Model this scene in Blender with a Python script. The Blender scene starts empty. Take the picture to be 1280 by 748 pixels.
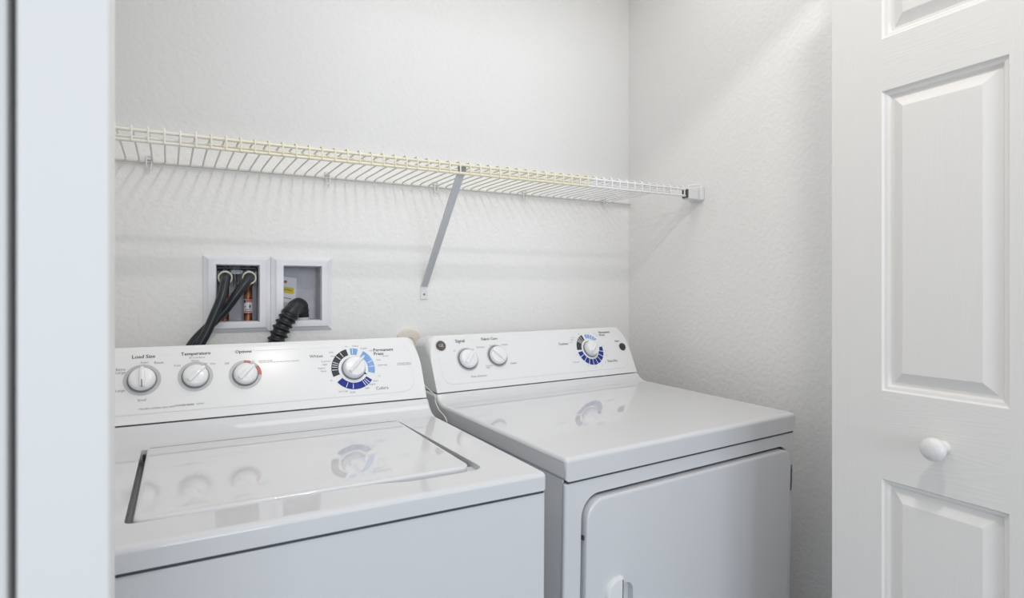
import bpy, bmesh, math, random
from mathutils import Vector, Matrix
random.seed(4)
S = bpy.context.scene
C = S.collection
R = math.radians

# ------------------------------------------------------------ camera, world, lights
cam_d = bpy.data.cameras.new('camera')
cam = bpy.data.objects.new('camera', cam_d); C.objects.link(cam)
cam_d.sensor_width = 36.0
cam_d.lens = 730.0 * 36.0 / 1280.0
cam_d.shift_y = -10.0 / 1280.0
cam_d.clip_start = 0.01
cam.location = (0, 0, 1.2)
cam.rotation_euler = (R(90), 0, R(-27.6))
cam_d.dof.use_dof = True
cam_d.dof.focus_distance = 1.35
cam_d.dof.aperture_fstop = 6.5
S.camera = cam

w = bpy.data.worlds.new('world'); S.world = w; w.use_nodes = True
bg = w.node_tree.nodes['Background']
bg.inputs[0].default_value = (0.89, 0.94, 1.0, 1); bg.inputs[1].default_value = 0.66

def area(name, loc, target, size, power, col, shape='RECTANGLE', size_y=None):
    l = bpy.data.lights.new(name, 'AREA'); l.energy = power; l.color = col; l.shape = shape; l.size = size
    if size_y: l.size_y = size_y
    o = bpy.data.objects.new(name, l); C.objects.link(o); o.location = loc
    o.rotation_euler = (Vector(target) - Vector(loc)).to_track_quat('-Z', 'Y').to_euler()
    return o
area('ceiling_lamp_light', (0.38, 0.12, 2.345), (0.5, 1.2, 1.0), 0.14, 4.6, (1.0, 0.95, 0.89), 'RECTANGLE', 0.07)
area('room_window_light', (-0.5, -6.0, 1.9), (0.4, 1.0, 1.3), 3.4, 82.0, (0.80, 0.90, 1.0), 'RECTANGLE', 1.8)
area('closet_fill_light', (0.72, 1.0, 2.425), (0.72, 1.0, 0.0), 1.1, 3.1, (1.0, 0.98, 0.95), 'RECTANGLE', 0.5)  # added fill without a fixture, evens out the closet interior

vs = S.view_settings
vs.view_transform = 'Standard'; vs.look = 'None'; vs.gamma = 1.0; vs.exposure = 0.50
vs.use_curve_mapping = False

# ------------------------------------------------------------ materials
def mat(name, col, rough=0.5, metal=0.0, coat=0.0, spec=0.5, bump=None, mix=None):
    """bump=(scale vector, noise scale, strength, distance, detail); mix=(second colour, noise scale, contrast lo, hi)"""
    m = bpy.data.materials.new(name); m.use_nodes = True
    nt = m.node_tree; b = nt.nodes['Principled BSDF']
    b.inputs['Base Color'].default_value = (*col, 1)
    b.inputs['Roughness'].default_value = rough
    b.inputs['Metallic'].default_value = metal
    b.inputs['Coat Weight'].default_value = coat
    b.inputs['Coat Roughness'].default_value = 0.035
    b.inputs['Specular IOR Level'].default_value = spec
    tc = nt.nodes.new('ShaderNodeTexCoord')
    if bump:
        sc, ns, st, di, de = bump
        mp = nt.nodes.new('ShaderNodeMapping'); mp.inputs['Scale'].default_value = sc
        nt.links.new(tc.outputs['Object'], mp.inputs[0])
        n = nt.nodes.new('ShaderNodeTexNoise'); n.inputs['Scale'].default_value = ns; n.inputs['Detail'].default_value = de
        n.inputs['Distortion'].default_value = 0.6
        nt.links.new(mp.outputs[0], n.inputs[0])
        bp = nt.nodes.new('ShaderNodeBump'); bp.inputs['Strength'].default_value = st; bp.inputs['Distance'].default_value = di
        nt.links.new(n.outputs['Fac'], bp.inputs['Height']); nt.links.new(bp.outputs[0], b.inputs['Normal'])
    if mix:
        c2, ns, lo, hi = mix
        n = nt.nodes.new('ShaderNodeTexNoise'); n.inputs['Scale'].default_value = ns; n.inputs['Detail'].default_value = 4
        nt.links.new(tc.outputs['Object'], n.inputs[0])
        r = nt.nodes.new('ShaderNodeValToRGB')
        r.color_ramp.elements[0].position = lo; r.color_ramp.elements[0].color = (*col, 1)
        r.color_ramp.elements[1].position = hi; r.color_ramp.elements[1].color = (*c2, 1)
        nt.links.new(n.outputs['Fac'], r.inputs[0]); nt.links.new(r.outputs[0], b.inputs['Base Color'])
    return m
def wall_mat():
    m = mat('painted orange peel wall', (0.885, 0.877, 0.865), 0.62, spec=0.3)
    nt = m.node_tree; b = nt.nodes['Principled BSDF']
    tc = nt.nodes.new('ShaderNodeTexCoord')
    n1 = nt.nodes.new('ShaderNodeTexNoise'); n1.inputs['Scale'].default_value = 75; n1.inputs['Detail'].default_value = 3
    n2 = nt.nodes.new('ShaderNodeTexNoise'); n2.inputs['Scale'].default_value = 200; n2.inputs['Detail'].default_value = 2
    r = nt.nodes.new('ShaderNodeValToRGB'); r.color_ramp.elements[0].position = .40; r.color_ramp.elements[1].position = .62
    a = nt.nodes.new('ShaderNodeMath'); a.operation = 'MULTIPLY_ADD'; a.inputs[1].default_value = 0.3
    for n in (n1, n2): nt.links.new(tc.outputs['Object'], n.inputs[0])
    nt.links.new(n1.outputs['Fac'], r.inputs[0]); nt.links.new(n2.outputs['Fac'], a.inputs[0]); nt.links.new(r.outputs[0], a.inputs[2])
    bp = nt.nodes.new('ShaderNodeBump'); bp.inputs['Strength'].default_value = 0.55; bp.inputs['Distance'].default_value = 0.0009
    nt.links.new(a.outputs[0], bp.inputs['Height']); nt.links.new(bp.outputs[0], b.inputs['Normal'])
    return m
def grain_mat(name, axis):
    m = mat(name, (0.845, 0.822, 0.795), 0.42, spec=0.4)
    nt = m.node_tree; b = nt.nodes['Principled BSDF']
    tc = nt.nodes.new('ShaderNodeTexCoord'); mp = nt.nodes.new('ShaderNodeMapping')
    mp.inputs['Scale'].default_value = (1, 1, .09) if axis == 'z' else (1, .09, 1)
    n = nt.nodes.new('ShaderNodeTexNoise'); n.inputs['Scale'].default_value = 26; n.inputs['Detail'].default_value = 1.0
    mu = nt.nodes.new('ShaderNodeMath'); mu.operation = 'MULTIPLY'; mu.inputs[1].default_value = 120
    si = nt.nodes.new('ShaderNodeMath'); si.operation = 'SINE'
    nt.links.new(tc.outputs['Object'], mp.inputs[0]); nt.links.new(mp.outputs[0], n.inputs[0])
    nt.links.new(n.outputs['Fac'], mu.inputs[0]); nt.links.new(mu.outputs[0], si.inputs[0])
    bp = nt.nodes.new('ShaderNodeBump'); bp.inputs['Strength'].default_value = 0.3; bp.inputs['Distance'].default_value = 0.00014
    nt.links.new(si.outputs[0], bp.inputs['Height']); nt.links.new(bp.outputs[0], b.inputs['Normal'])
    return m
WALL = wall_mat()
GV, GH = grain_mat('moulded door vertical grain', 'z'), grain_mat('moulded door cross grain', 'y')
EDGE = mat('painted door edge', (0.83, 0.82, 0.80), 0.5, bump=((1, 1, .05), 60, .2, .0005, 2))
CEIL = mat('ceiling paint', (0.8, 0.8, 0.79), 0.8, bump=((1, 1, 1), 120, .3, .001, 2))
FLOOR = mat('vinyl plank floor', (0.27, 0.29, 0.31), 0.5, bump=((1, 8, 1), 20, .2, .0005, 3), mix=((0.23, 0.25, 0.27), 6, .4, .6))
ENAMEL = mat('white appliance enamel', (0.69, 0.695, 0.715), 0.38, spec=.3, coat=1.0, bump=((1, 1, 1), 90, .02, .0002, 1))
WELL = mat('enamel with well shade', (0.33, 0.335, 0.345), 0.4, mix=((0.30, 0.305, 0.315), 20, .4, .6))  # white enamel greyed to paint in the shade deep in the lid groove
PANEL = mat('white console plastic', (0.80, 0.80, 0.805), 0.42, spec=.3, coat=0.12, bump=((1, 1, 1), 300, .02, .0002, 1))
PANEL.node_tree.nodes['Principled BSDF'].inputs['Coat Roughness'].default_value = 0.16
KNOB = mat('white knob plastic', (0.83, 0.83, 0.84), 0.3, coat=0.4, bump=((1, 1, 1), 300, .02, .0002, 1))
GREYSHADE = mat('grey plastic and knob shade', (0.22, 0.23, 0.24), 0.5, bump=((1, 1, 1), 300, .05, .0002, 1))  # grey feet and slot; under knobs it paints their shadow
RING = mat('grey printed ring', (0.52, 0.52, 0.53), 0.4, mix=((0.50, 0.50, 0.51), 40, .4, .6))
RED = mat('coral print', (0.62, 0.22, 0.17), 0.4, mix=((0.58, 0.2, 0.15), 60, .4, .6))
INK = mat('charcoal print', (0.06, 0.06, 0.07), 0.45, mix=((0.08, 0.08, 0.09), 80, .4, .6))
INKS = mat('fine grey print', (0.22, 0.22, 0.23), 0.45, mix=((0.25, 0.25, 0.26), 80, .4, .6))
NAVY = mat('navy print', (0.03, 0.045, 0.26), 0.35, mix=((0.04, 0.055, 0.28), 80, .4, .6))
SKYB = mat('light blue print', (0.22, 0.38, 0.68), 0.35, mix=((0.26, 0.44, 0.76), 80, .4, .6))
CHAR = mat('dark grey print', (0.055, 0.058, 0.068), 0.4, mix=((0.065, 0.068, 0.078), 80, .4, .6))
WHITEP = mat('white print', (0.85, 0.85, 0.87), 0.4, mix=((0.82, 0.82, 0.84), 80, .4, .6))
BADGE = mat('dark pewter badge', (0.10, 0.095, 0.09), 0.35, metal=0.6, mix=((0.15, 0.14, 0.13), 90, .4, .6))
SILV = mat('silver lettering', (0.7, 0.7, 0.68), 0.3, metal=0.8, mix=((0.6, 0.6, 0.6), 90, .4, .6))
BRASSY = mat('tan badge', (0.55, 0.42, 0.28), 0.5, mix=((0.5, 0.38, 0.25), 90, .4, .6))
DARK = mat('dark metal and gap shade', (0.07, 0.075, 0.085), 0.6, metal=0.2, mix=((0.09, 0.09, 0.1), 50, .4, .6))  # dark valve handles, and painted shade inside seams, gaps and slots
HINGE = mat('hinge steel', (0.25, 0.25, 0.26), 0.4, metal=0.8, mix=((0.3, 0.3, 0.3), 50, .4, .6))
def shelf_mat(name, aged):
    m = mat(name, (0.84, 0.84, 0.83), 0.38, coat=.2)
    nt = m.node_tree; b = nt.nodes['Principled BSDF']
    g = nt.nodes.new('ShaderNodeNewGeometry'); s = nt.nodes.new('ShaderNodeSeparateXYZ'); r = nt.nodes.new('ShaderNodeValToRGB')
    n = nt.nodes.new('ShaderNodeTexNoise'); n.inputs['Scale'].default_value = 9
    a = nt.nodes.new('ShaderNodeMath'); a.operation = 'MULTIPLY_ADD'; a.inputs[1].default_value = 0.10
    nt.links.new(g.outputs['Position'], s.inputs[0]); nt.links.new(g.outputs['Position'], n.inputs[0])
    nt.links.new(n.outputs['Fac'], a.inputs[0]); nt.links.new(s.outputs[0], a.inputs[2])
    e = r.color_ramp.elements
    e[0].position = 0.0; e[0].color = (0.82, 0.79, 0.72, 1)
    e[1].position = 1.0; e[1].color = (0.84, 0.84, 0.84, 1)
    for p, c in ((0.12, aged), (0.99, aged)):
        x = r.color_ramp.elements.new(p); x.color = (*c, 1)
    nt.links.new(a.outputs[0], r.inputs[0]); nt.links.new(r.outputs[0], b.inputs['Base Color'])
    return m
SHELF = shelf_mat('yellowed vinyl coated wire', (0.80, 0.755, 0.60))
SHELFW = mat('white vinyl coated wire', (0.66, 0.65, 0.63), 0.55, spec=.2, mix=((0.70, 0.69, 0.65), 20, .4, .6))
BRKT = mat('white bracket plastic', (0.82, 0.82, 0.83), 0.4, mix=((0.80, 0.80, 0.81), 20, .4, .6))
BRACE = mat('grey white steel brace', (0.66, 0.68, 0.71), 0.4, mix=((0.64, 0.66, 0.69), 20, .4, .6))
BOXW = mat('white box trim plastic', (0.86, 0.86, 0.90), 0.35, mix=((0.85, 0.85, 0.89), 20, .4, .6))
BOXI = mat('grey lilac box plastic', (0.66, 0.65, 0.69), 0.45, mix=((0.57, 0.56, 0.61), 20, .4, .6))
COPPER = mat('aged copper pipe', (0.42, 0.17, 0.085), 0.42, metal=0.6, mix=((0.13, 0.05, 0.03), 60, .42, .62))
CHROME = mat('galvanised valve metal', (0.30, 0.30, 0.31), 0.42, metal=0.7, mix=((0.16, 0.16, 0.17), 90, .4, .6))
CREAM = mat('cream hose collar', (0.76, 0.75, 0.62), 0.45, mix=((0.72, 0.71, 0.56), 60, .4, .6))
RUBBER = mat('black rubber hose', (0.018, 0.020, 0.024), 0.38, bump=((1, 1, 1), 120, .2, .0005, 2))
BLUEL = mat('blue hose stripe', (0.06, 0.13, 0.20), 0.5, mix=((0.05, 0.10, 0.16), 60, .4, .6))
YEL = mat('yellow sticker', (0.85, 0.68, 0.02), 0.5, mix=((0.82, 0.64, 0.02), 60, .4, .6))
CAPM = mat('beige wall cap plastic', (0.82, 0.76, 0.68), 0.5, mix=((0.80, 0.73, 0.64), 20, .4, .6))
WIREB = mat('beige cable', (0.72, 0.70, 0.64), 0.5, mix=((0.68, 0.66, 0.6), 20, .4, .6))
KNOBW = mat('white painted knob', (0.80, 0.78, 0.76), 0.35, coat=.3, bump=((1, 1, 1), 60, .05, .0005, 2))

for m_ in (NAVY, SKYB, CHAR, INK, INKS, RED):
    m_.node_tree.nodes['Principled BSDF'].inputs['Specular IOR Level'].default_value = 0.12
    m_.node_tree.nodes['Principled BSDF'].inputs['Roughness'].default_value = 0.6

# ------------------------------------------------------------ helpers
def tag(o, label=None, cat=None, group=None, kind=None):
    for k, v in (('label', label), ('category', cat), ('group', group), ('kind', kind)):
        if v: o[k] = v
    return o
def smooth(me, ang=35):
    for p in me.polygons: p.use_smooth = True
    me.set_sharp_from_angle(angle=R(ang))
def obj(name, bm, m, parent=None, ang=35, bevel=0, seg=3, sm=True):
    me = bpy.data.meshes.new(name)
    bmesh.ops.recalc_face_normals(bm, faces=bm.faces)
    bm.to_mesh(me); bm.free()
    if sm: smooth(me, ang)
    me.materials.append(m)
    o = bpy.data.objects.new(name, me); C.objects.link(o)
    if parent: o.parent = parent
    if bevel:
        b = o.modifiers.new('bevel', 'BEVEL'); b.width = bevel; b.segments = seg; b.limit_method = 'ANGLE'; b.angle_limit = R(30)
        b.harden_normals = True
    return o
def empty(name, loc=(0, 0, 0), mat3=None):
    o = bpy.data.objects.new(name, None); C.objects.link(o); o.empty_display_size = .05
    o.location = loc
    if mat3 is not None: o.rotation_euler = mat3.to_euler()
    return o
def box(bm, a, b):
    x0, y0, z0 = a; x1, y1, z1 = b
    v = [bm.verts.new(p) for p in ((x0,y0,z0),(x1,y0,z0),(x1,y1,z0),(x0,y1,z0),(x0,y0,z1),(x1,y0,z1),(x1,y1,z1),(x0,y1,z1))]
    for f in ((0,3,2,1),(4,5,6,7),(0,1,5,4),(1,2,6,5),(2,3,7,6),(3,0,4,7)): bm.faces.new([v[i] for i in f])
    return v
def bx(a, b):
    bm = bmesh.new(); box(bm, a, b); return bm
def tube(bm, pts, r, n=12, cap=True):
    """pts list of Vector, r float or function of index fraction"""
    pts = [Vector(p) for p in pts]; rings = []
    up = None
    for i, p in enumerate(pts):
        t = (pts[min(i+1, len(pts)-1)] - pts[max(i-1, 0)]).normalized()
        if up is None: up = t.orthogonal().normalized()
        up = (up - t * up.dot(t)).normalized(); sd = t.cross(up)
        rr = r(i/(len(pts)-1)) if callable(r) else r
        rings.append([bm.verts.new(p + rr*(math.cos(2*math.pi*k/n)*up + math.sin(2*math.pi*k/n)*sd)) for k in range(n)])
    for a, b in zip(rings, rings[1:]):
        for k in range(n): bm.faces.new((a[k], a[(k+1)%n], b[(k+1)%n], b[k]))
    if cap: bm.faces.new(rings[0][::-1]); bm.faces.new(rings[-1])
def spline(cp, n):
    cp = [Vector(p) for p in cp]; cp = [2*cp[0]-cp[1]] + cp + [2*cp[-1]-cp[-2]]; out = []
    for i in range(1, len(cp)-2):
        a, b, c, d = cp[i-1:i+3]
        for k in range(n):
            t = k/n
            out.append(.5*((2*b)+(c-a)*t+(2*a-5*b+4*c-d)*t*t+(3*b-a-3*c+d)*t**3))
    out.append(cp[-2]); return out
def lathe(bm, prof, n=32, M=Matrix.Identity(4)):
    """prof list of (r, z) about local z"""
    rings = []
    for r, z in prof:
        if r < 1e-6: rings.append([bm.verts.new(M @ Vector((0, 0, z)))])
        else: rings.append([bm.verts.new(M @ Vector((r*math.cos(2*math.pi*k/n), r*math.sin(2*math.pi*k/n), z))) for k in range(n)])
    for a, b in zip(rings, rings[1:]):
        for k in range(n):
            k2 = (k+1) % n
            if len(a) == 1 and len(b) == 1: continue
            if len(a) == 1: bm.faces.new((a[0], b[k2], b[k]))
            elif len(b) == 1: bm.faces.new((a[k], a[k2], b[0]))
            else: bm.faces.new((a[k], a[k2], b[k2], b[k]))
def rrect(x0, y0, x1, y1, rs, n=8):
    """rounded rectangle outline ccw; rs radii for (x0,y0),(x1,y0),(x1,y1),(x0,y1)"""
    if not hasattr(rs, '__len__'): rs = [rs]*4
    out = []
    for (cx, cy, sx, sy, a0), r in zip(((x0,y0,1,1,180),(x1,y0,-1,1,270),(x1,y1,-1,-1,0),(x0,y1,1,-1,90)), rs):
        for k in range(n+1):
            a = R(a0 + 90*k/n); out.append((cx+sx*r+r*math.cos(a), cy+sy*r+r*math.sin(a)))
    return out
def slab(pts2, layers, place):
    """stack of inset outlines: layers (inset, height); place(u,v,h)->xyz"""
    cx = sum(p[0] for p in pts2)/len(pts2); cy = sum(p[1] for p in pts2)/len(pts2)
    bm = bmesh.new(); rings = []
    n = len(pts2)
    nrm = []
    for i in range(n):
        a, b = pts2[i-1], pts2[(i+1) % n]
        t = Vector((b[0]-a[0], b[1]-a[1])).normalized(); nrm.append((-t.y, t.x))
    for ins, h in layers:
        rings.append([bm.verts.new(place(p[0]+q[0]*ins, p[1]+q[1]*ins, h)) for p, q in zip(pts2, nrm)])
    for a, b in zip(rings, rings[1:]):
        for k in range(n): bm.faces.new((a[k], a[(k+1)%n], b[(k+1)%n], b[k]))
    bm.faces.new(rings[0][::-1]); bm.faces.new(rings[-1]); return bm
def rprism(prof, x0, x1, r, seg=4):
    """closed (y,z) profile swept along x with rounded end edges of radius r"""
    n = len(prof); bm = bmesh.new(); rings = []
    area2 = sum(prof[i-1][0]*prof[i][1]-prof[i][0]*prof[i-1][1] for i in range(n))
    sg = 1 if area2 > 0 else -1
    off = []
    for i in range(n):
        p, a, b = Vector(prof[i]), Vector(prof[i-1]), Vector(prof[(i+1)%n])
        n1 = Vector((-(p-a).y, (p-a).x)).normalized()*sg; n2 = Vector((-(b-p).y, (b-p).x)).normalized()*sg
        m = (n1+n2).normalized(); off.append(m / max(m.dot(n1), .4))
    sec = [(x0 + r*(1-math.cos(a)), r*(1-math.sin(a))) for a in [math.pi/2*k/seg for k in range(seg+1)]]
    sec = [(x0 + r*(1-math.cos(R(90*k/seg))), r*(1-math.sin(R(90*k/seg)))) for k in range(seg+1)]
    sec += [(x0+x1-a, d) for a, d in sec[::-1]]
    for x, d in sec:
        rings.append([bm.verts.new((x, prof[i][0]+off[i].x*d, prof[i][1]+off[i].y*d)) for i in range(n)])
    for a, b in zip(rings, rings[1:]):
        for k in range(n): bm.faces.new((a[k], a[(k+1)%n], b[(k+1)%n], b[k]))
    bm.faces.new(rings[0][::-1]); bm.faces.new(rings[-1]); return bm
def cut(o, cutters):
    for c in cutters:
        m = o.modifiers.new('cut', 'BOOLEAN'); m.operation = 'DIFFERENCE'; m.object = c; m.solver = 'EXACT'
    dg = bpy.context.evaluated_depsgraph_get(); dg.update()
    me = bpy.data.meshes.new_from_object(o.evaluated_get(dg))
    o.modifiers.clear(); old = o.data; o.data = me; me.name = o.name
    for c in cutters:
        d = c.data; bpy.data.objects.remove(c); bpy.data.meshes.remove(d)
    smooth(me, 30)
    wn = o.modifiers.new('wn', 'WEIGHTED_NORMAL'); wn.keep_sharp = True; wn.weight = 80
def wn(o):
    m = o.modifiers.new('wn', 'WEIGHTED_NORMAL'); m.keep_sharp = True; m.weight = 80; return o
def lettering(body, u, v, width, parent, h=0.0004, m=None, align='LEFT', bold=0, z0=0.0018, name='lettering', rot=0, place=None):
    cu = bpy.data.curves.new('t', 'FONT'); cu.body = body; cu.size = .01; cu.offset = 0; cu.resolution_u = 2; cu.space_line = .85
    t = bpy.data.objects.new('t', cu); C.objects.link(t)
    dg = bpy.context.evaluated_depsgraph_get(); dg.update()
    me = bpy.data.meshes.new_from_object(t.evaluated_get(dg))
    bpy.data.objects.remove(t); bpy.data.curves.remove(cu)
    xs = [q.co.x for q in me.vertices]; ys = [q.co.y for q in me.vertices]
    s = width/(max(xs)-min(xs)); cx = (min(xs)+max(xs))/2; cy = (min(ys)+max(ys))/2
    bm = bmesh.new(); bm.from_mesh(me); bpy.data.meshes.remove(me)
    if bold:
        g = bm.faces[:]; src = g
        for dx in (bold,):
            r = bmesh.ops.duplicate(bm, geom=bm.verts[:]+bm.edges[:]+bm.faces[:])
            for q in r['geom']:
                if isinstance(q, bmesh.types.BMVert): q.co.x += dx/s; q.co.y += .3*dx/s; q.co.z = .00002/s
    for q in bm.verts:
        q.co = Vector(((q.co.x-cx)*s, (q.co.y-cy)*s, q.co.z*s))
    o = obj(name, bm, m or INK, parent, sm=False)
    o.location = (u, v, z0); o.rotation_euler = (0, 0, rot)
    return o
def arc(bm, cu, cv, r0, r1, a0, a1, z):
    n = max(2, int(abs(a1-a0)/5)); prev = None
    for k in range(n+1):
        a = R(a0+(a1-a0)*k/n)
        q = (bm.verts.new((cu+r0*math.cos(a), cv+r0*math.sin(a), z)), bm.verts.new((cu+r1*math.cos(a), cv+r1*math.sin(a), z)))
        if prev: bm.faces.new((prev[0], prev[1], q[1], q[0]))
        prev = q
def arcs(name, spec, m, parent, cu, cv, r0, r1, z=.0019):
    bm = bmesh.new()
    for a0, a1 in spec: arc(bm, cu, cv, r0, r1, a0, a1, z)
    return obj(name, bm, m, parent, sm=False)

# ------------------------------------------------------------ the setting
XR, YB, XL = 1.344, 1.665, -0.36
HOLES = [(0.021, 0.122, 1.120, 1.267), (0.181, 0.278, 1.120, 1.267)]
bm = bmesh.new()
xs = [XL-.1] + [v for h in HOLES for v in h[:2]] + [XR+.1]; zs = [0, 1.120, 1.267, 2.44]
for i in range(len(xs)-1):
    for j in range(3):
        if j == 1 and i in (1, 3): continue
        box(bm, (xs[i], YB, zs[j]), (xs[i+1], YB+.10, zs[j+1]))
bmesh.ops.remove_doubles(bm, verts=bm.verts, dist=1e-5)
dup = {}
for f in bm.faces: dup.setdefault(tuple(sorted(v.index for v in f.verts)), []).append(f)
bm.verts.index_update(); dup = {}
for f in bm.faces: dup.setdefault(tuple(sorted(v.index for v in f.verts)), []).append(f)
kill = [f for fs in dup.values() if len(fs) > 1 for f in fs]
bmesh.ops.delete(bm, geom=kill, context='FACES')
tag(obj('wall_back', bm, WALL, sm=False), 'white orange peel textured back wall behind the wire shelf and machines', 'wall', kind='structure')
tag(obj('wall_right', bx((XR, .60, 0), (XR+.1, YB, 2.44)), WALL, sm=False), 'white textured side wall to the right of the dryer', 'wall', kind='structure')
tag(obj('wall_left', bx((XL-.1, .60, 0), (XL, YB, 2.44)), WALL, sm=False), 'closet side wall hidden at left of the washer', 'wall', kind='structure')
bm = bmesh.new()
box(bm, (XL-.1, .64, 0), (-.17, .72, 2.09)); box(bm, (1.05, .625, 0), (XR+.1, .665, 2.09)); box(bm, (XL-.1, .62, 2.09), (XR+.1, .70, 2.44))
tag(obj('wall_front', bm, WALL, sm=False), 'closet front wall and header around the bifold opening', 'wall', kind='structure')
tag(obj('floor', bx((XL-2.6, -5.5, -.05), (XR+2.2, YB+.1, 0)), FLOOR, sm=False), 'floor under the washer and dryer', 'floor', kind='structure')
tag(obj('ceiling', bx((XL-1.2, -1.0, 2.44), (XR+.9, YB+.1, 2.5)), CEIL, sm=False), 'ceiling above the closet', 'ceiling', kind='structure')

# ------------------------------------------------------------ bifold door, right
def raised_panel(y0, y1, z0, z1, X):
    bm = bmesh.new(); rings = []
    for ins, d in ((0, 0), (.0025, .0035), (.007, .0045), (.010, .009), (.0145, .009), (.030, .0015), (.031, .0012)):
        rings.append([bm.verts.new((X+d, y, z)) for y, z in ((y0+ins, z0+ins), (y1-ins, z0+ins), (y1-ins, z1-ins), (y0+ins, z1-ins))])
    for a, b in zip(rings, rings[1:]):
        for k in range(4): bm.faces.new((a[k], a[(k+1)%4], b[(k+1)%4], b[k]))
    bm.faces.new(rings[-1])
    bk = [bm.verts.new((X+.030, v.co.y, v.co.z)) for v in rings[0]]
    for k in range(4): bm.faces.new((rings[0][k], bk[k], bk[(k+1)%4], rings[0][(k+1)%4]))
    bm.faces.new(bk); return bm
def door_leaf(parent, flip=False, yl=(.300, .633)):
    X = 0.0
    ya, yb = yl; sa, sb = ya+.0835, yb-.083
    rows = [(.02, .20), (.902, 1.042), (1.517, 1.600), (1.895, 2.03)]
    for a, b in ((ya, sa), (sb, yb)):
        obj('stile', bx((X, a, .02), (X+.034, b, 2.03)), GV, parent, sm=False)
    for a, b in rows: obj('rail', bx((X, sa, a), (X+.034, sb, b)), GH, parent, sm=False)
    for (a, b) in ((.20, .902), (1.042, 1.517), (1.600, 1.895)):
        obj('raised_panel', raised_panel(sa, sb, a, b, X), GV, parent, sm=False)
d2 = empty('door_2', (.95, 0, 0)); tag(d2, 'white moulded bifold door with raised panels and round knob, folded open at right', 'door', kind='structure')
lf = empty('door_leaf'); lf.parent = d2; door_leaf(lf)
lf = empty('door_leaf'); lf.parent = d2; lf.location = (.072, 0, 0); lf.scale = (1, 1, 1)
obj('leaf_slab', bx((-.034, .300, .02), (0, .633, 2.03)), GV, lf, bevel=.001, seg=2)
bm = bmesh.new()
M = Matrix.Translation((0, .4625, .9725)) @ Matrix.Rotation(R(-90), 4, 'Y')
lathe(bm, [(0, -.001), (.0095, -.001), (.0095, .002), (.0065, .005), (.006, .012), (.009, .016), (.0145, .0195), (.0168, .0245), (.0165, .030), (.0135, .0345), (.007, .037), (0, .0375)], 40, M)
tag(obj('door_knob', bm, KNOBW, d2, ang=60), 'round white knob')

# ------------------------------------------------------------ bifold door, left, seen on its edges
d1 = empty('door_1', (0, 0, 0)); tag(d1, 'white bifold door folded open at the left edge, seen edge on with a dark gap', 'door', kind='structure')
def edge_leaf(p, ang, wid, mt):
    o = obj('door_leaf', bx((-wid, 0, .02), (0, .30, 2.03)), mt, d1, bevel=.0012, seg=2)
    o.location = (p[0], p[1], 0); o.rotation_euler = (0, 0, R(ang)); return o
edge_leaf((-.0416, .34), 6.2, .0346, EDGE)
edge_leaf((-.0818, .348), 6.0, .0350, EDGE)

# ------------------------------------------------------------ machines
D27 = R(27)
W = .686
def machine(name, o, yaw, pitch, roll, D, y0, z0, h0):
    Mz = Matrix.Rotation(yaw, 3, 'Z') @ Matrix.Rotation(pitch, 3, 'X') @ Matrix.Rotation(roll, 3, 'Y')
    base = Vector((-W/2, .32, -h0))
    loc = Vector(o) + Mz @ base
    root = empty(name, loc, Mz)
    def part(nm, bm, m, **k):
        bmesh.ops.translate(bm, verts=bm.verts, vec=-base); return obj(nm, bm, m, root, **k)
    return root, part, base, Mz, loc
def console(part, root, base, D, y0, z0):
    a = D + y0; t = math.tan(D27)
    prof = [(a+.0015, z0+.0025), (a+.0015+.1265*t, z0+.129), (a+.010+.1265*t, z0+.136), (a+.135, z0+.130), (a+.145, z0+.10), (a+.145, z0-.0)]
    bm = bmesh.new(); n = len(prof)
    A = [bm.verts.new((-W+.004, y, z)) for y, z in prof]; B = [bm.verts.new((-.004, y, z)) for y, z in prof]
    for k in range(n): bm.faces.new((A[k], A[(k+1)%n], B[(k+1)%n], B[k]))
    bm.faces.new(A[::-1]); bm.faces.new(B)
    bm.edges.ensure_lookup_table()
    ed = [e for e in bm.edges if abs(e.verts[0].co.x-e.verts[1].co.x) < 1e-6 and min(v.co.z for v in e.verts) > z0+.125]
    bmesh.ops.bevel(bm, geom=ed, offset=.040, segments=10, profile=.5, affect='EDGES', clamp_overlap=True)
    c = part('console', bm, PANEL, bevel=.006, seg=4, ang=40); wn(c)
    pan = slab(rrect(-W+.026, .0175, -.026, .134, [.030, .030, .034, .034]), [(0, -.002), (0, .0002), (.0012, .0012), (.003, .0015)],
               lambda u, v, h: (u, v, h))
    p = obj('control_panel', pan, PANEL, root); p.location = Vector((0, a+.0015, z0+.0025)) - base; p.rotation_euler = (R(63), 0, 0); wn(p)
    return p
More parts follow.
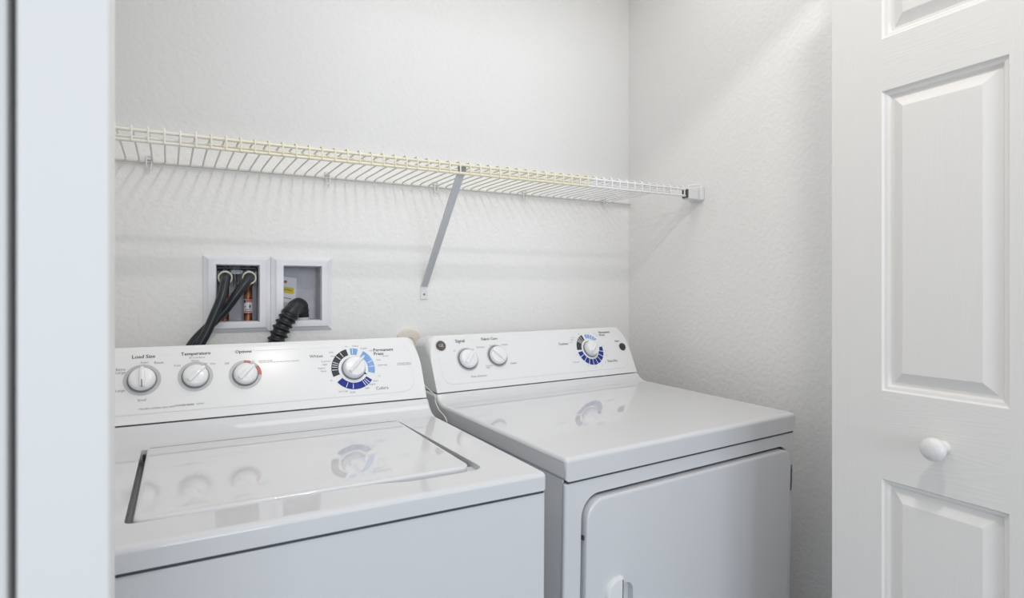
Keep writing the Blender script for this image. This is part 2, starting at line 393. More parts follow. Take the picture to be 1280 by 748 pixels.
def knob(parent, u, v, r, h, ang, shade_skirt=1.12, wide=.26, over=0.0, mark=None, name='knob'):
    k = obj(name, (lambda b: (lathe(b, [(0, 0), (r*1.04, 0), (r*1.02, h*.35), (r*.96, h*.62), (r*.88, h*.72), (r*.6, h*.78), (0, h*.80)], 40), b)[1])(bmesh.new()), KNOB, parent, ang=50)
    k.location = (u, v, .0016)
    k.rotation_euler = (0, 0, R(ang))
    bm = bmesh.new()      # grip ridge along local x
    L0, L1 = -r*.93, r*(.97+over)
    wv = r*wide
    sec = [(L0, wv*.9, h*.60, wv*.25), (L0+r*.16, wv*1.25, h*1.0, wv*.55), (0, wv*1.1, h*1.12, wv*.5), (r*.6, wv*.85, h*1.08, wv*.42), (L1, wv*.62, h*.92, wv*.3)]
    rings = []
    for x, wb, z, wt in sec:
        rings.append([bm.verts.new(q) for q in ((x, -wb, h*.3), (x, -wt, z*.95), (x, 0, z), (x, wt, z*.95), (x, wb, h*.3))])
    for a, b in zip(rings, rings[1:]):
        for i in range(5): bm.faces.new((a[i], a[(i+1)%5], b[(i+1)%5], b[i]))
    bm.faces.new(rings[0][::-1]); bm.faces.new(rings[-1])
    # a grip belongs to the knob body: same mesh
    tmp = bmesh.new(); tmp.from_mesh(k.data)
    me = bpy.data.meshes.new('x'); bmesh.ops.recalc_face_normals(bm, faces=bm.faces); bm.to_mesh(me); bm.free(); tmp.from_mesh(me); bpy.data.meshes.remove(me)
    tmp.to_mesh(k.data); tmp.free(); smooth(k.data, 40)
    if mark:
        m = bx((mark[0]*r, -.0006, h*1.02), (mark[1]*r, .0006, h*1.10)); bmesh.ops.rotate(m, verts=m.verts, matrix=Matrix.Rotation(R(ang), 3, 'Z'))
        bmesh.ops.translate(m, verts=m.verts, vec=(u, v, .0016)); obj('pointer_mark', m, INK, parent)
    return k
def shade_skirt(parent, u, v, r):  # dark ring paints the shadow under a white knob
    bm = bmesh.new(); lathe(bm, [(r*.9, .0005), (r*1.13, .0016), (r*1.10, .0046), (r*.9, .0048)], 40)
    o = obj('knob_skirt_and_shade', bm, GREYSHADE, parent, ang=60); o.location = (u, v, .0012); return o

# ---- washer
wr, wp, wb, wM, wl = machine('washing_machine', (.4661, .7741, .92), .0342, .0062, .0022, .4615, .035, .031, .922)
tag(wr, 'white top-loading washing machine with flat lid at left, under the outlet boxes', 'washer')
D = .4615; y0, z0 = .035, .031
cov = [(0, -.0275), (0, -.0075), (.0008, -.0042), (.0028, -.0017), (.0065, -.0004), (.011, 0), (D-.022, 0), (D-.008, .0010), (D+.006, .0040), (D+.017, .0105),
       (D+.026, .0190), (D+y0, z0), (D+.185, z0), (D+.185, -.0275)]
cover = wp('top_cover', rprism(cov, -W, 0, .007), ENAMEL)
def cutter(bm, base):
    bmesh.ops.translate(bm, verts=bm.verts, vec=-base); bmesh.ops.recalc_face_normals(bm, faces=bm.faces)
    me = bpy.data.meshes.new('c'); bm.to_mesh(me); bm.free(); o = bpy.data.objects.new('c', me); C.objects.link(o); o.parent = wr; return o
flat = lambda u, v, h: (u, v, h)
# lid outline: gently bowed front edge
def lid_outline(ins=0.0, wide=False):
    x0, x1, yf, yb = -.543, -.0925, .0760, .438
    pts = []
    if wide: x0 -= .0085; x1 += .0035; yf -= .002; yb += .0015
    r0, r1 = (.010, .020)
    base = rrect(x0, yf, x1, yb, [r0, r1, .004, .004], 8)
    out = []
    # front edge sampled for the finger scoop
    for i, p in enumerate(base):
        out.append(p)
        if i == 8:
            for k in range(1, 24):
                u = x0+r0+(x1-r1-x0-r0)*k/24
                d = 0
                if wide:
                    s = (u+.25)/.17
                    if 0 < s: d = .014*min(1, s*3.2)**1.0 * (1 if s < .75 else 1)
                out.append((u, yf - d))
    if wide:
        out = [((x+.012 if (y < yf+.025 and x > x1-.03) else x), (y-.012 if (x > x1-.0235 and y < yf+.022) else y)) for x, y in out]
    return out
cover_cut = slab(lid_outline(wide=True), [(0, -.0250), (0, .02)], flat)
cut(cover, [cutter(cover_cut, wb)])
pool = wp('lid_well', slab(lid_outline(wide=True), [(-.001, -.0262), (-.001, -.0245)], flat), WELL)  # grey floor carries the painted groove shade
lid = wp('lid', slab(lid_outline(), [(.003, -.0125), (.0005, -.0118), (0, -.0100), (0, -.0012), (.0004, .0008), (.0015, .0022), (.0035, .0030), (.007, .0033)], flat), ENAMEL); wn(lid)
wp('finger_recess', slab(rrect(-.275, .0520, -.0768, .110, [.03, .02, .002, .002]), [(0, -.0240), (0, -.0100), (.002, -.0085)], flat), ENAMEL)
bm = bmesh.new(); box(bm, (-.549, .419, -.0148), (-.5445, .428, -.004)); tag(wp('lid_hinge_pin', bm, BADGE), 'small dark hinge pin')
body = wp('body', bx((-W+.003, .012, -.885), (-.003, .645, -.0275)), ENAMEL, bevel=.003)
wp('front_panel', bx((-W+.001, .0035, -.87), (-.001, .0125, -.0318)), ENAMEL, bevel=.0035, seg=4)
wp('seam_shade', bx((-W+.004, .0045, -.0340), (-.004, .0122, -.0274)), DARK)  # dark strip added for the shade in the open seam under the cover
cp = console(wp, wr, wb, D, y0, z0)
for fx in (-W+.06, -.06):
    for fy in (.06, .59):
        zf = (wM @ (Vector((fx, fy, -.885)) - wb) + wl).z
        bm = bmesh.new(); lathe(bm, [(0, 0), (.018, 0), (.018, .008), (.008, .011), (.008, zf/1.0+.01), (0, zf+.01)], 16, Matrix.Translation((fx, fy, -.885-zf+.0004)))
        wp('foot', bm, GREYSHADE)
PC = (-.162, .0800)
for u, v, ang, mk in ((-.5553, .0838, 91.5, (-.95, -.25)), (-.4675, .0845, 44, None), (-.3790, .0820, 44, None)):
    arcs('dial_ring', [(0, 360)], RING, cp, u, v, .0228, .0305, .0018)
    shade_skirt(cp, u, v, .0215)
    k = knob(cp, u, v, .0215, .019, ang, mark=mk, wide=.34)
for q in ((38, -4), (94, 68)): arcs('ring_mark', [q], RED, cp, -.379, .082, .0232, .0303, .0021)
# main cycle dial
arcs('cycle_band', [(104, 200)], CHAR, cp, *PC, .0325, .0475)
arcs('cycle_band', [(217, 323)], NAVY, cp, *PC, .0325, .0475)
for q in ((343, 417), (72, 94)): arcs('cycle_band', [q], SKYB, cp, *PC, .0325, .0475)
for a in (124, 139, 158, 165, 172, 181, 244, 263, 299, 306, 313, 20, 4, 87): arcs('tick_mark', [(a-.9, a+.9)], WHITEP, cp, *PC, .034, .0460, .0021)
arcs('knob_skirt_and_shade', [(0, 360)], WHITEP, cp, *PC, .020, .0315, .0017)
shade_skirt(cp, *PC, .0232)
knob(cp, *PC, .0232, .026, 45, over=.30, wide=.25)
bm = bmesh.new(); bm.faces.new([bm.verts.new((PC[0]+r*math.cos(R(a)), PC[1]+r*math.sin(R(a)), .0024)) for r, a in ((.0232, -18), (.0232, -36), (.031, -30), (.031, -27))])
obj('pointer_mark', bm, INK, cp, sm=False)
L = lettering
for a in [('Load Size', -.554, .1305, .0370, 1), ('Temperature', -.4668, .1310, .0512, 1), ('Options', -.3813, .1307, .0300, 1), ('Whites', -.2385, .1135, .0275, 0),
          ('Permanent\nPress', -.0895, .1165, .046, 1), ('Colors', -.1040, .0310, .0275, 0)]:
    L(a[0], a[1], a[2], a[3], cp, bold=.0004*a[4])
for s, u, v, wd in [('Super', -.5520, .1180, .013), ('Reset', -.5290, .1170, .015), ('Extra\nLarge', -.5895, .1030, .0150), ('Large', -.5890, .0650, .0145), ('Small', -.5548, .0450, .0130),
                    ('All Cold Rinse', -.4650, .1235, .028), ('Cold', -.4985, .1090, .011), ('Warm', -.4680, .1170, .014), ('Hot', -.4370, .1090, .009), ('Off', -.4500, .1095, .006),
                    ('Off', -.4120, .1075, .008), ('On', -.3630, .1100, .005), ('POWER RINSE', -.3400, .1090, .026),
                    ('Heavy', -.2020, .1110, .012), ('Soak', -.2060, .1210, .010), ('Quick Wash', -.2190, .1000, .020), ('Light', -.2220, .0930, .010), ('Regular', -.2290, .0850, .015), ('Heavy', -.2260, .0780, .012),
                    ('Off', -.1720, .1325, .005), ('Heavy', -.1520, .1325, .013), ('Regular', -.1330, .1260, .015), ('Light', -.1180, .1200, .009), ('Soak', -.1030, .0970, .009), ('Quick Light', -.0960, .0840, .022),
                    ('Off', -.1070, .0590, .005), ('Heavy', -.1160, .0480, .012), ('Regular', -.1240, .0410, .015), ('Light', -.1370, .0330, .010), ('Soak', -.1690, .0270, .011), ('Quick Light', -.1890, .0300, .020), ('Off', -.2120, .0560, .005),
                    ('Normal', -.0870, .1055, .013)]:
    L(s, u, v, wd, cp, m=INKS)
L('Use for extra rinsing with heavy soils and large loads', -.3130, .1055, .078, cp, m=INKS)
L('Handles clothes care with', -.5310, .0280, .056, cp, m=INKS)
L('POWER RINSE', -.4860, .0288, .031, cp, m=INKS, bold=.0002)
L('option', -.4600, .0290, .0130, cp, m=INKS)
L('commercial quality\nextra large capacity', -.0450, .0840, .034, cp, m=INKS)
bm = bmesh.new(); lathe(bm, [(0, 0), (.009, 0), (.009, .0015), (.0075, .0025), (0, .0025)], 28)
o = obj('brand_badge', bm, BRASSY, cp, ang=50); o.location = (-.6110, .122, .0015)

# ---- dryer
dr, dp, db, dM, dl = machine('clothes_dryer', (1.2274, .9051, .9142), .0941, .0287, -.0022, .486, .026, .019, .9234)
tag(dr, 'white front-loading clothes dryer with a flush swing door, beside the right wall', 'dryer')
D = .486; y0, z0 = .026, .019
cov = [(0, -.0410), (0, -.0085), (.0008, -.0048), (.0030, -.0020), (.0072, -.0005), (.012, 0), (D-.020, 0), (D-.008, .0008), (D+.006, .0035), (D+.016, .0085),
       (D+y0, z0), (D+.175, z0), (D+.175, -.041)]
wn(dp('top_cover', rprism(cov, -W, 0, .008), ENAMEL))
dp('body', bx((-W+.004, .014, -.885), (-.004, .640, -.0410)), ENAMEL, bevel=.003)
dp('seam_shade', bx((-W+.006, .0048, -.0470), (-.006, .0144, -.0409)), DARK)  # same painted seam shade below the dryer cover
fr = (lambda u, v, h: (u, -h, v))
front = dp('front_panel', bx((-W+.002, .0035, -.88), (-.002, .0142, -.0450)), ENAMEL, bevel=.0045, seg=4)
def dcut(bm):
    bmesh.ops.translate(bm, verts=bm.verts, vec=-db); bmesh.ops.recalc_face_normals(bm, faces=bm.faces)
    me = bpy.data.meshes.new('c'); bm.to_mesh(me); bm.free(); o = bpy.data.objects.new('c', me); C.objects.link(o); o.parent = dr; return o
DO = (-.6430, -.62, -.0285, -.0785)
cut(front, [dcut(slab(rrect(DO[0]-.0050, DO[1]-.004, DO[2]+.0018, DO[3]+.0060, [.037, .037, .034, .040]), [(0, -.0110), (0, .02)], fr))])
gp = dp('door_gap_shade', slab(rrect(DO[0]-.0055, DO[1]-.005, DO[2]+.0023, DO[3]+.0065, [.037, .037, .034, .040]), [(0, -.0120), (0, -.0108)], fr), DARK)  # dark sheet added as the shade in the gap around the door
door = dp('dryer_door', slab(rrect(*[DO[i] for i in (0, 1, 2, 3)], [.035, .035, .032, .038]), [(0, -.0105), (0, .0035), (.0006, .0058), (.0025, .0072), (.006, .0078)], fr), ENAMEL)
hp = slab(rrect(-.5640, -.345, -.5300, -.2475, [.014, .014, .020, .006], 6), [(0, -.0060), (0, .03)], fr)
cut(door, [dcut(hp)])
# handle grip, raised, thicker at its free right edge; pocket behind
bm = slab(rrect(-.6010, -.352, -.5585, -.2300, [.026, .004, .004, .030], 8), [(0, .0070), (.0006, .0120), (.003, .0155), (.007, .0165)], fr)
hg = obj('door_handle', bm, PANEL, door, ang=40); hg.location = -db; wn(hg)
bm = slab(rrect(-.5640, -.345, -.5300, -.2475, [.014, .014, .020, .006], 6), [(-.0004, -.0068), (-.0004, -.0052)], fr)
hq = obj('handle_pocket', bm, ENAMEL, door); hq.location = -db
bm = bmesh.new(); box(bm, (-.0280, -.0055, -.178), (-.0215, -.0000, -.118)); box(bm, (-.0265, -.0075, -.170), (-.0235, -.004, -.126))
dp('door_hinge', bm, HINGE, bevel=.0008)
bm = bmesh.new(); box(bm, (-.6465, .000, -.150), (-.6420, .006, -.143)); dp('latch_catch', bm, INK)
cp = console(dp, dr, db, D, y0, z0)
for fx in (-W+.06, -.06):
    for fy in (.06, .59):
        zf = (dM @ (Vector((fx, fy, -.885)) - db) + dl).z
        bm = bmesh.new(); lathe(bm, [(0, 0), (.018, 0), (.018, .008), (.008, .011), (.008, zf+.01), (0, zf+.01)], 16, Matrix.Translation((fx, fy, -.885-zf+.0004)))
        dp('foot', bm, GREYSHADE)
for u, v, ang, wd in ((-.5790, .0810, 47, .32), (-.4880, .0845, 138, .5)):
    arcs('dial_ring', [(0, 360)], RING, cp, u, v, .0245, .0315, .0018)
    shade_skirt(cp, u, v, .0245); knob(cp, u, v, .0245, .019, ang, wide=wd)
PC = (-.1640, .0840)
arcs('cycle_band', [(110, 180)], CHAR, cp, *PC, .0315, .0490)
g = []; a = 188.0
for k in range(9): g.append((a, a+17.2)); a += 20.2
for q in g: arcs('cycle_band', [q], NAVY, cp, *PC, .0315, .0490)
arcs('cycle_band', [(36, 98)], SKYB, cp, *PC, .0345, .0470)
for a in (122, 131, 138, 144, 50, 62, 74, 86): arcs('tick_mark', [(a-1, a+1)], WHITEP, cp, *PC, .033, .0475, .0021)
arcs('knob_skirt_and_shade', [(0, 360)], WHITEP, cp, *PC, .020, .0305, .0017)
shade_skirt(cp, *PC, .0225); knob(cp, *PC, .0225, .026, 48, over=.30, wide=.27)
for a in [('Signal', -.5905, .1310, .0265), ('Fabric Care', -.5005, .1340, .050), ('Cottons', -.2575, .1060, .034), ('Permanent\nPress', -.0890, .1310, .044), ('Time Dry', -.0920, .0410, .040), ('Start', -.0480, .1040, .018)]:
    L(a[0], a[1], a[2], a[3], cp, bold=.0003)
for s, u, v, wd in [('Off', -.6120, .1060, .006), ('On', -.5570, .1075, .006), ('Delicates', -.5330, .1120, .024), ('Low', -.4960, .1140, .014), ('Medium', -.4570, .1150, .020), ('Cottons\nHigh', -.5200, .0560, .020), ('Regular', -.4420, .0600, .020),
                    ('Heat selection', -.5570, .0340, .046), ('More Dry', -.2150, .1230, .016), ('Dry', -.2200, .1160, .010), ('Less Dry', -.2270, .1090, .014), ('Off', -.1900, .1330, .005), ('Off', -.2190, .0700, .005),
                    ('Dewrinkle', -.2290, .0480, .022), ('Less Dry', -.1290, .1330, .013), ('More Dry', -.1190, .1250, .015), ('70', -.1120, .0920, .004), ('60', -.1060, .0760, .004), ('50', -.1080, .0600, .004),
                    ('40', -.1200, .0400, .004), ('30', -.1360, .0330, .004), ('20', -.1620, .0290, .004), ('10', -.1880, .0360, .004)]:
    L(s, u, v, wd, cp, m=INKS)
bm = bmesh.new(); lathe(bm, [(0, .0), (.0118, 0), (.0118, .002), (.0105, .0045), (.006, .0055), (0, .0057)], 32)
o = obj('start_button', bm, CHAR, cp, ang=40); o.location = (-.0345, .0840, .0014); o['label'] = 'round dark grey start button'
bm = bmesh.new(); lathe(bm, [(0, 0), (.0132, 0), (.0132, .0022), (.0122, .003), (.0112, .0024), (0, .0024)], 36)
o = obj('brand_badge', bm, BADGE, cp, ang=30); o.location = (-.6475, .1220, .0015); o['label'] = 'round pewter monogram badge'
lt = L('GE', 0, 0, .0125, o, m=SILV, bold=.0004, z0=.0027)

# ------------------------------------------------------------ wire shelf
sh = empty('wire_shelf', (.5, YB, 1.511)); tag(sh, 'yellowed white ventilated wire shelf across the back wall', 'shelf')
def sp(name, bm, m, **k):
    bmesh.ops.translate(bm, verts=bm.verts, vec=(-.5, -YB, -1.511)); return obj(name, bm, m, sh, **k)
X0, X1 = -.345, 1.290
YF = 1.320
def rod(y, z, r, a=X0, b=X1):
    bm = bmesh.new(); tube(bm, [(a, y, z), (b, y, z)], r, 10); return bm
sp('front_rail', rod(YF+.0045, 1.5085, .0036), SHELF)
sp('front_rail', rod(YF+.0045, 1.4885, .0036), SHELF)
sp('support_rod', rod(YF+.0680, 1.5085, .0034), SHELF)
sp('rear_rod', rod(YB-.0095, 1.5110, .0034, X0, XR-.002), SHELFW)
bm = bmesh.new()
tube(bm, spline([(0, 0, 0), (0, -.010, .0035), (0, -.035, .0045)], 5) + [Vector((0, YF-YB+.016, .0045))] + spline([(0, YF-YB+.006, .0045), (0, YF-YB+.0008, .0005), (0, YF-YB-.0006, -.006), (0, YF-YB-.0006, -.0255)], 3), .0020, 6)
bmesh.ops.translate(bm, verts=bm.verts, vec=(0, -.0095+.000, .0))
for v in bm.verts:
    if v.co.y < YF-YB+.012: v.co.y += .0095
w0 = obj('wire', bm, SHELF, sh, ang=60); w0.rotation_euler = (0, 0, R(2.9))
k = 1
xs_ = -.100-.027*9
w0.location = (xs_-.5-.0172, 0, .0008)
while xs_+.027*k < X1:
    c = w0.copy(); C.objects.link(c); c.parent = sh; c.location = (xs_+.027*k-.5-.0172, 0, .0008); k += 1
bm = bmesh.new()   # wall clip: an oblong loop hooked round the rear rod with a small pad on the wall
tube(bm, spline([(-.0048, -.015, .012), (-.0052, -.0165, -.002), (-.0040, -.0165, -.014), (0, -.0165, -.0175), (.0040, -.0165, -.014), (.0052, -.0165, -.002), (.0048, -.015, .012), (0, -.012, .0150), (-.0048, -.015, .012)], 4), .0016, 6)
box(bm, (-.006, -.0120, .006), (.006, 0, .0165))
cl0 = obj('wall_clip', bm, BRKT, sh, ang=50)
for i, x in enumerate((-.123, .294, .607, .910, 1.228)):
    c = cl0 if i == 0 else cl0.copy()
    if i: C.objects.link(c); c.parent = sh
    c.location = (x-.5, 0, 0)
# support brace from the lip down to the wall
br = empty('brace'); br.parent = sh; br['label'] = 'slanted pale grey steel brace'
def bp_(name, bm, m, **k):
    bmesh.ops.translate(bm, verts=bm.verts, vec=(-.5, -YB, -1.511)); return obj(name, bm, m, br, **k)
P0 = Vector((.5560, YF+.010, 1.4950)); P1 = Vector((.5735, YB-.006, 1.2140))
dr_ = (P1-P0).normalized(); sx = Vector((1, 0, 0)); sx = (sx - dr_*sx.dot(dr_)).normalized(); nn = sx.cross(dr_)
bm = bmesh.new(); rings = []
prof = [(-.0095, .005), (-.0095, -.0015), (.0095, -.0015), (.0095, .005), (.0082, .005), (.0082, 0), (-.0082, 0), (-.0082, .005)]
for p in (P0, P1):
    rings.append([bm.verts.new(p + sx*a + nn*b) for a, b in prof])
for i in range(8): bm.faces.new((rings[0][i], rings[0][(i+1)%8], rings[1][(i+1)%8], rings[1][i]))
bm.faces.new(rings[0][::-1]); bm.faces.new(rings[1])
bp_('bar', bm, BRACE, sm=False)
bp_('foot_plate', bx((.5620, YB-.0040, 1.1750), (.5850, YB-.0001, 1.2200)), BRKT, bevel=.002)
bm = bmesh.new(); lathe(bm, [(0, 0), (.0035, 0), (.003, .0015), (0, .002)], 16, Matrix.Translation((.5735, YB-.0038, 1.1900)) @ Matrix.Rotation(R(90), 4, 'X')); bp_('screw', bm, HINGE)
bm = bmesh.new(); box(bm, (.5480, YF+.006, 1.4910), (.5660, YF+.016, 1.5080)); bp_('rail_hook', bm, HINGE, bevel=.001)
# end bracket at the right wall
eb = empty('end_bracket'); eb.parent = sh
def ep(name, bm, m, **k):
    bmesh.ops.translate(bm, verts=bm.verts, vec=(-.5, -YB, -1.511)); return obj(name, bm, m, eb, **k)
ep('bracket_cap', bx((1.2900, YF-.006, 1.4790), (1.3290, YF+.024, 1.5110)), BRKT, bevel=.002)
ep('wall_plate', bx((1.3300, YF-.016, 1.4760), (1.3438, YF+.036, 1.5180)), BRKT, bevel=.004)
bm = bmesh.new(); tube(bm, spline([(1.337, YF-.006, 1.5150), (1.335, YF-.004, 1.5230), (1.320, YF+.006, 1.5235), (1.306, YF+.012, 1.5200), (1.304, YF+.014, 1.5100)], 5), .0028, 8); ep('bracket_loop', bm, BRKT)
ep('rail_slot_shade', bx((1.2845, YF-.003, 1.4830), (1.2902, YF+.018, 1.5080)), DARK)  # dark block stands in for shade inside the open bracket slot

# ------------------------------------------------------------ outlet boxes in the wall
def frame_bm(x0, x1, z0, z1, hx0, hx1, hz0, hz1):
    bm = bmesh.new(); rings = []
    def ring(t, y):
        a = (x0+(hx0-x0)*t, x1+(hx1-x1)*t, z0+(hz0-z0)*t, z1+(hz1-z1)*t)
        return [bm.verts.new(p) for p in ((a[0], YB-y, a[2]), (a[1], YB-y, a[2]), (a[1], YB-y, a[3]), (a[0], YB-y, a[3]))]
    for t, y in ((0, .0002), (0, .003), (.04, .0042), (.30, .0085), (.42, .0125), (.52, .0130), (.95, .0130), (1.0, .0115), (1.0, -.006)): rings.append(ring(t, y))
    for a, b in zip(rings, rings[1:]):
        for k in range(4): bm.faces.new((a[k], a[(k+1)%4], b[(k+1)%4], b[k]))
    return bm
def well(x0, x1, z0, z1, d=.078, t=.0015):
    bm = bmesh.new(); y = YB
    box(bm, (x0, y, z0), (x0+t, y+d, z1)); box(bm, (x1-t, y, z0), (x1, y+d, z1)); box(bm, (x0, y, z0), (x1, y+d, z0+t)); box(bm, (x0, y, z1-t), (x1, y+d, z1)); box(bm, (x0, y+d-t, z0), (x1, y+d, z1))
    return bm
def sub(root, name, bm, m, **k):
    bmesh.ops.translate(bm, verts=bm.verts, vec=-root.location); return obj(name, bm, m, root, **k)
b1 = empty('valve_box', (.071, YB, 1.094)); tag(b1, 'recessed white outlet box holding copper pipes and valves, left of the pair', 'outlet box')
fm = (-.0085, .1490, 1.094, 1.2905)
sub(b1, 'trim_frame', frame_bm(*fm, *HOLES[0]), BOXW, ang=12)
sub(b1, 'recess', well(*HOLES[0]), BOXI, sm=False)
YP = YB+.045
for px in (.042, .098):
    bm = bmesh.new(); tube(bm, [(px, YP, 1.1215), (px, YP, 1.226)], .0105, 20); cpi = sub(b1, 'copper_pipe', bm, COPPER, ang=60)
    # label sleeve around the pipe
    bm = bmesh.new(); prev = None
    for i in range(13):
        a = R(190+160*i/12); x, y = px+.0109*math.cos(a), YP+.0109*math.sin(a)
        q = (bm.verts.new((x, y, 1.142)), bm.verts.new((x, y, 1.178)))
        if prev: bm.faces.new((prev[0], q[0], q[1], prev[1]))
        prev = q
    bmesh.ops.translate(bm, verts=bm.verts, vec=-b1.location); obj('pipe_label', bm, WHITEP, cpi)
    for (a0, a1, za, zb, mm) in ((205, 235, 1.168, 1.1765, NAVY), (238, 330, 1.170, 1.1775, RED), (215, 320, 1.1435, 1.1475, RED), (215, 240, 1.157, 1.160, INKS), (280, 300, 1.155, 1.163, INK), (225, 310, 1.150, 1.152, INKS)):
        bm = bmesh.new(); prev = None
        for i in range(7):
            a = R(a0+(a1-a0)*i/6); x, y = px+.0112*math.cos(a), YP+.0112*math.sin(a)
            q = (bm.verts.new((x, y, za)), bm.verts.new((x, y, zb)))
            if prev: bm.faces.new((prev[0], q[0], q[1], prev[1]))
            prev = q
        bmesh.ops.translate(bm, verts=bm.verts, vec=-b1.location); obj('label_print', bm, mm, cpi)
    # valve body: barrel towards the viewer, stem above, hex nut below
    bm = bmesh.new()
    lathe(bm, [(0, 0), (.013, 0), (.013, .012), (.0115, .014), (.0115, .030), (.014, .032), (.014, .046), (0, .046)], 20, Matrix.Translation((px, YP+.012, 1.2400)) @ Matrix.Rotation(R(90), 4, 'X'))
    sub(b1, 'valve_body', bm, CHROME)
    bm = bmesh.new(); lathe(bm, [(0, 0), (.0125, 0), (.0125, .014), (0, .014)], 6, Matrix.Translation((px, YP, 1.2140))); lathe(bm, [(0, 0), (.008, 0), (.008, .008), (.011, .010), (.011, .016), (0, .016)], 8, Matrix.Translation((px, YP-.008, 1.2500)))
    sub(b1, 'valve_nut', bm, CHROME, ang=20)
    sub(b1, 'valve_handle', bx((px-.019, YP-.030, 1.2560), (px+.019, YP-.006, 1.2625)), DARK, bevel=.002)
bm = bmesh.new(); box(bm, (.055, YP-.012, 1.2440), (.085, YP-.008, 1.2560)); box(bm, (.113, YP-.022, 1.221), (.118, YP-.014, 1.252)); box(bm, (.024, YP-.015, 1.222), (.028, YP-.008, 1.252))
sub(b1, 'valve_bracket', bm, CHROME, bevel=.001)
for px in (.0655, .0735):
    bm = bmesh.new(); tube(bm, [(px, YP-.010, 1.2180), (px, YP-.010, 1.2450)], .0030, 10); lathe(bm, [(0, 0), (.0035, 0), (.0035, .006), (0, .006)], 6, Matrix.Translation((px, YP-.010, 1.2120)))
    sub(b1, 'bracket_bolt', bm, CHROME)
b2 = empty('drain_box', (.2275, YB, 1.094)); tag(b2, 'recessed white outlet box with drain opening and yellow sticker, right of the pair', 'outlet box')
sub(b2, 'trim_frame', frame_bm(.1500, .3065, 1.094, 1.2905, *HOLES[1]), BOXW, ang=12)
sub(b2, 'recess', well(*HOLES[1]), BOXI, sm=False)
yw = YB+.078-.0020
def flatq(pts, y): 
    bm = bmesh.new(); bm.faces.new([bm.verts.new((x, y, z)) for x, z in pts]); return bm
st = sub(b2, 'sticker', flatq([(.182, 1.171), (.222, 1.164), (.225, 1.236), (.182, 1.241)], yw+.0002), BOXW, sm=False)
for nm, pts, mm in (('yellow_band', [(.183, 1.197), (.2170, 1.191), (.2185, 1.2075), (.183, 1.2140)], YEL), ('red_print', [(.184, 1.2235), (.199, 1.2215), (.1995, 1.2290), (.184, 1.2310)], RED), ('grey_print', [(.184, 1.1820), (.211, 1.1765), (.2112, 1.1785), (.184, 1.1840)], INKS)):
    bm = flatq(pts, yw-.0002); bmesh.ops.translate(bm, verts=bm.verts, vec=-b2.location); obj(nm, bm, mm, st, sm=False)
q = L('CAUTION', 0, 0, .024, st, m=INK, bold=.0003); q.location = Vector((.2000, yw-.0006, 1.2030)) - b2.location; q.rotation_euler = (R(90), R(10), 0)
bm = bmesh.new(); lathe(bm, [(.0255, 0), (.030, 0), (.030, .006), (.0255, .006)], 32, Matrix.Translation((.2270, YB+.040, 1.1215))); sub(b2, 'drain_collar', bm, BOXI, ang=40)

# ------------------------------------------------------------ hoses
def ribbon(base, r, ang, m, parent):
    pass
def hose(name, cps, label, ccen):
    root = empty(name, cps[-1]); tag(root, label, 'hose', 'washer supply hoses')
    pts = spline(cps, 10)
    bm = bmesh.new(); tube(bm, pts, .0112, 18); bmesh.ops.translate(bm, verts=bm.verts, vec=-root.location)
    obj('rubber_tube', bm, RUBBER, root, ang=70)
    # printed stripe along the hose
    bm = bmesh.new(); prev = None; t0 = None
    for i in range(len(pts)-1):
        t = (pts[i+1]-pts[i]).normalized(); f = Vector((0.25, -1, .1)); f = (f - t*f.dot(t)).normalized(); s = t.cross(f)
        e = [bm.verts.new(pts[i] + .01135*(f*math.cos(g)+s*math.sin(g))) for g in (.12, .20)]
        if prev: bm.faces.new((prev[0], e[0], e[1], prev[1]))
        prev = e
    bmesh.ops.translate(bm, verts=bm.verts, vec=-root.location); obj('printed_stripe', bm, BLUEL, root)
    bm = bmesh.new(); M = Matrix.Translation(Vector(ccen)-root.location) @ Matrix.Rotation(R(90), 4, 'X')
    lathe(bm, [(.0125, 0), (.0170, 0), (.0178, .002), (.0178, .012), (.0166, .0150), (.0140, .0155), (.0128, .0120)], 32, M)
    obj('collar', bm, CREAM, root, ang=40); return root
hose('water_hose', [(.042, YB+.014, 1.2380), (.042, YB-.006, 1.2370), (.0405, YB-.040, 1.222), (.033, YB-.062, 1.185), (.018, YB-.066, 1.145), (.000, YB-.068, 1.100), (-.016, YB-.07, 1.065), (-.03, YB-.072, 1.00)],
     'black rubber water hose from the left valve, bending down behind the washer', (.042, YB+.008, 1.2340))
hose('water_hose', [(.098, YB+.014, 1.2380), (.097, YB-.006, 1.2370), (.090, YB-.036, 1.225), (.069, YB-.046, 1.195), (.040, YB-.042, 1.152), (.004, YB-.042, 1.112), (-.034, YB-.045, 1.066), (-.06, YB-.05, 1.00)],
     'black rubber water hose from the right valve, crossing behind the other hose', (.098, YB+.008, 1.2340))
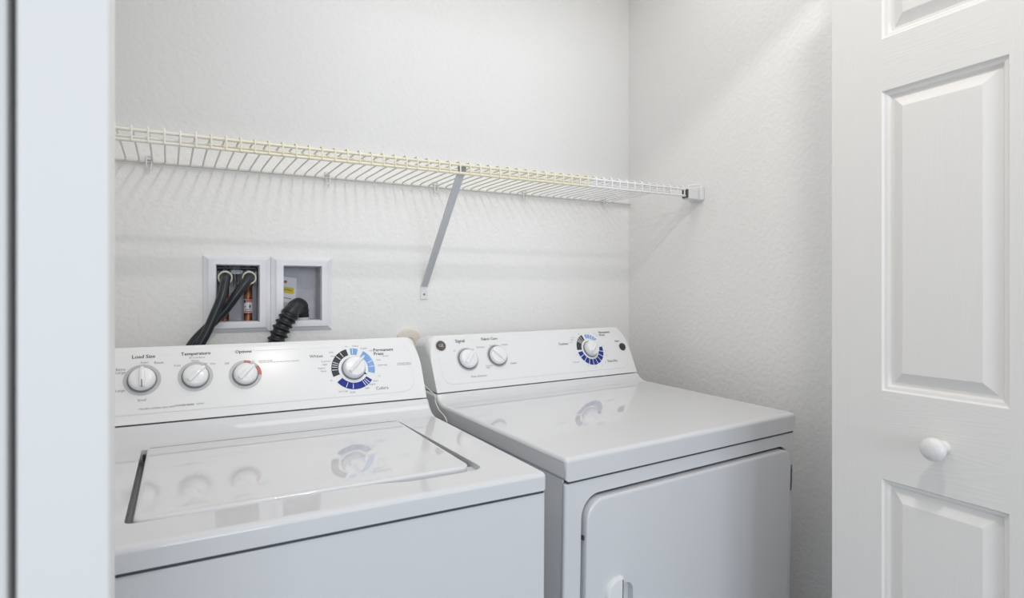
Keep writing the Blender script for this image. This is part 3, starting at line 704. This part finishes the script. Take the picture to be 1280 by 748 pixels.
dh = empty('drain_hose', (.14, 1.58, .95)); tag(dh, 'black corrugated drain hose arching out of the right outlet box', 'hose')
pts = spline([(.2300, YB+.036, 1.118), (.2300, YB+.030, 1.140), (.2230, YB+.004, 1.160), (.2060, YB-.030, 1.155), (.1870, YB-.046, 1.130), (.1700, YB-.052, 1.100), (.1570, YB-.055, 1.066), (.1480, YB-.058, 1.030), (.14, YB-.06, .99)], 24)
N_ = len(pts)
def hr(t):
    if t < .46: return .0205 + .0006*math.sin(t*90)
    return .0200 + .0036*max(-.5, math.cos((t-.46)*2*math.pi*19))
bm = bmesh.new(); tube(bm, pts, hr, 24); bmesh.ops.translate(bm, verts=bm.verts, vec=-dh.location); obj('corrugated_tube', bm, RUBBER, dh, ang=60)
bm = bmesh.new(); tube(bm, pts[86:92], .0222, 24); bmesh.ops.translate(bm, verts=bm.verts, vec=-dh.location); obj('hose_cuff', bm, RUBBER, dh, ang=40)

# ------------------------------------------------------------ wall cap and thin cable
wc = empty('wall_cap', (.525, YB, 1.052)); tag(wc, 'round beige plastic cap on the wall between washer and dryer', 'wall cap')
M = Matrix.Rotation(R(90), 4, 'X')
bm = bmesh.new(); lathe(bm, [(0, 0), (.034, 0), (.037, .002), (.037, .014), (.034, .018), (.013, .019), (.0115, .0175), (0, .0175)], 40, M); obj('cap_disc', bm, CAPM, wc, ang=40)
bm = bmesh.new(); box(bm, (-.006, -.0195, -.001), (.006, -.0170, .0015)); box(bm, (-.001, -.0195, -.005), (.001, -.0170, .005)); obj('cap_slot', bm, GREYSHADE, wc)
bm = bmesh.new()
cps = [(.4740, 1.440, .985), (.4800, 1.385, .965), (.4870, 1.337, .9485), (.4875, 1.3326, .9375), (.4885, 1.3261, .927), (.4900, 1.311, .9161), (.4920, 1.2878, .9089), (.4930, 1.2754, .9018), (.4930, 1.2713, .8876), (.482, 1.272, .80), (.480, 1.30, .60), (.478, 1.36, .30), (.477, 1.40, .004)]
tube(bm, spline(cps, 8), .0015, 8)
tag(obj('thin_cable', bm, WIREB, ang=60), 'thin beige cable hanging in the gap between washer and dryer', 'cable')
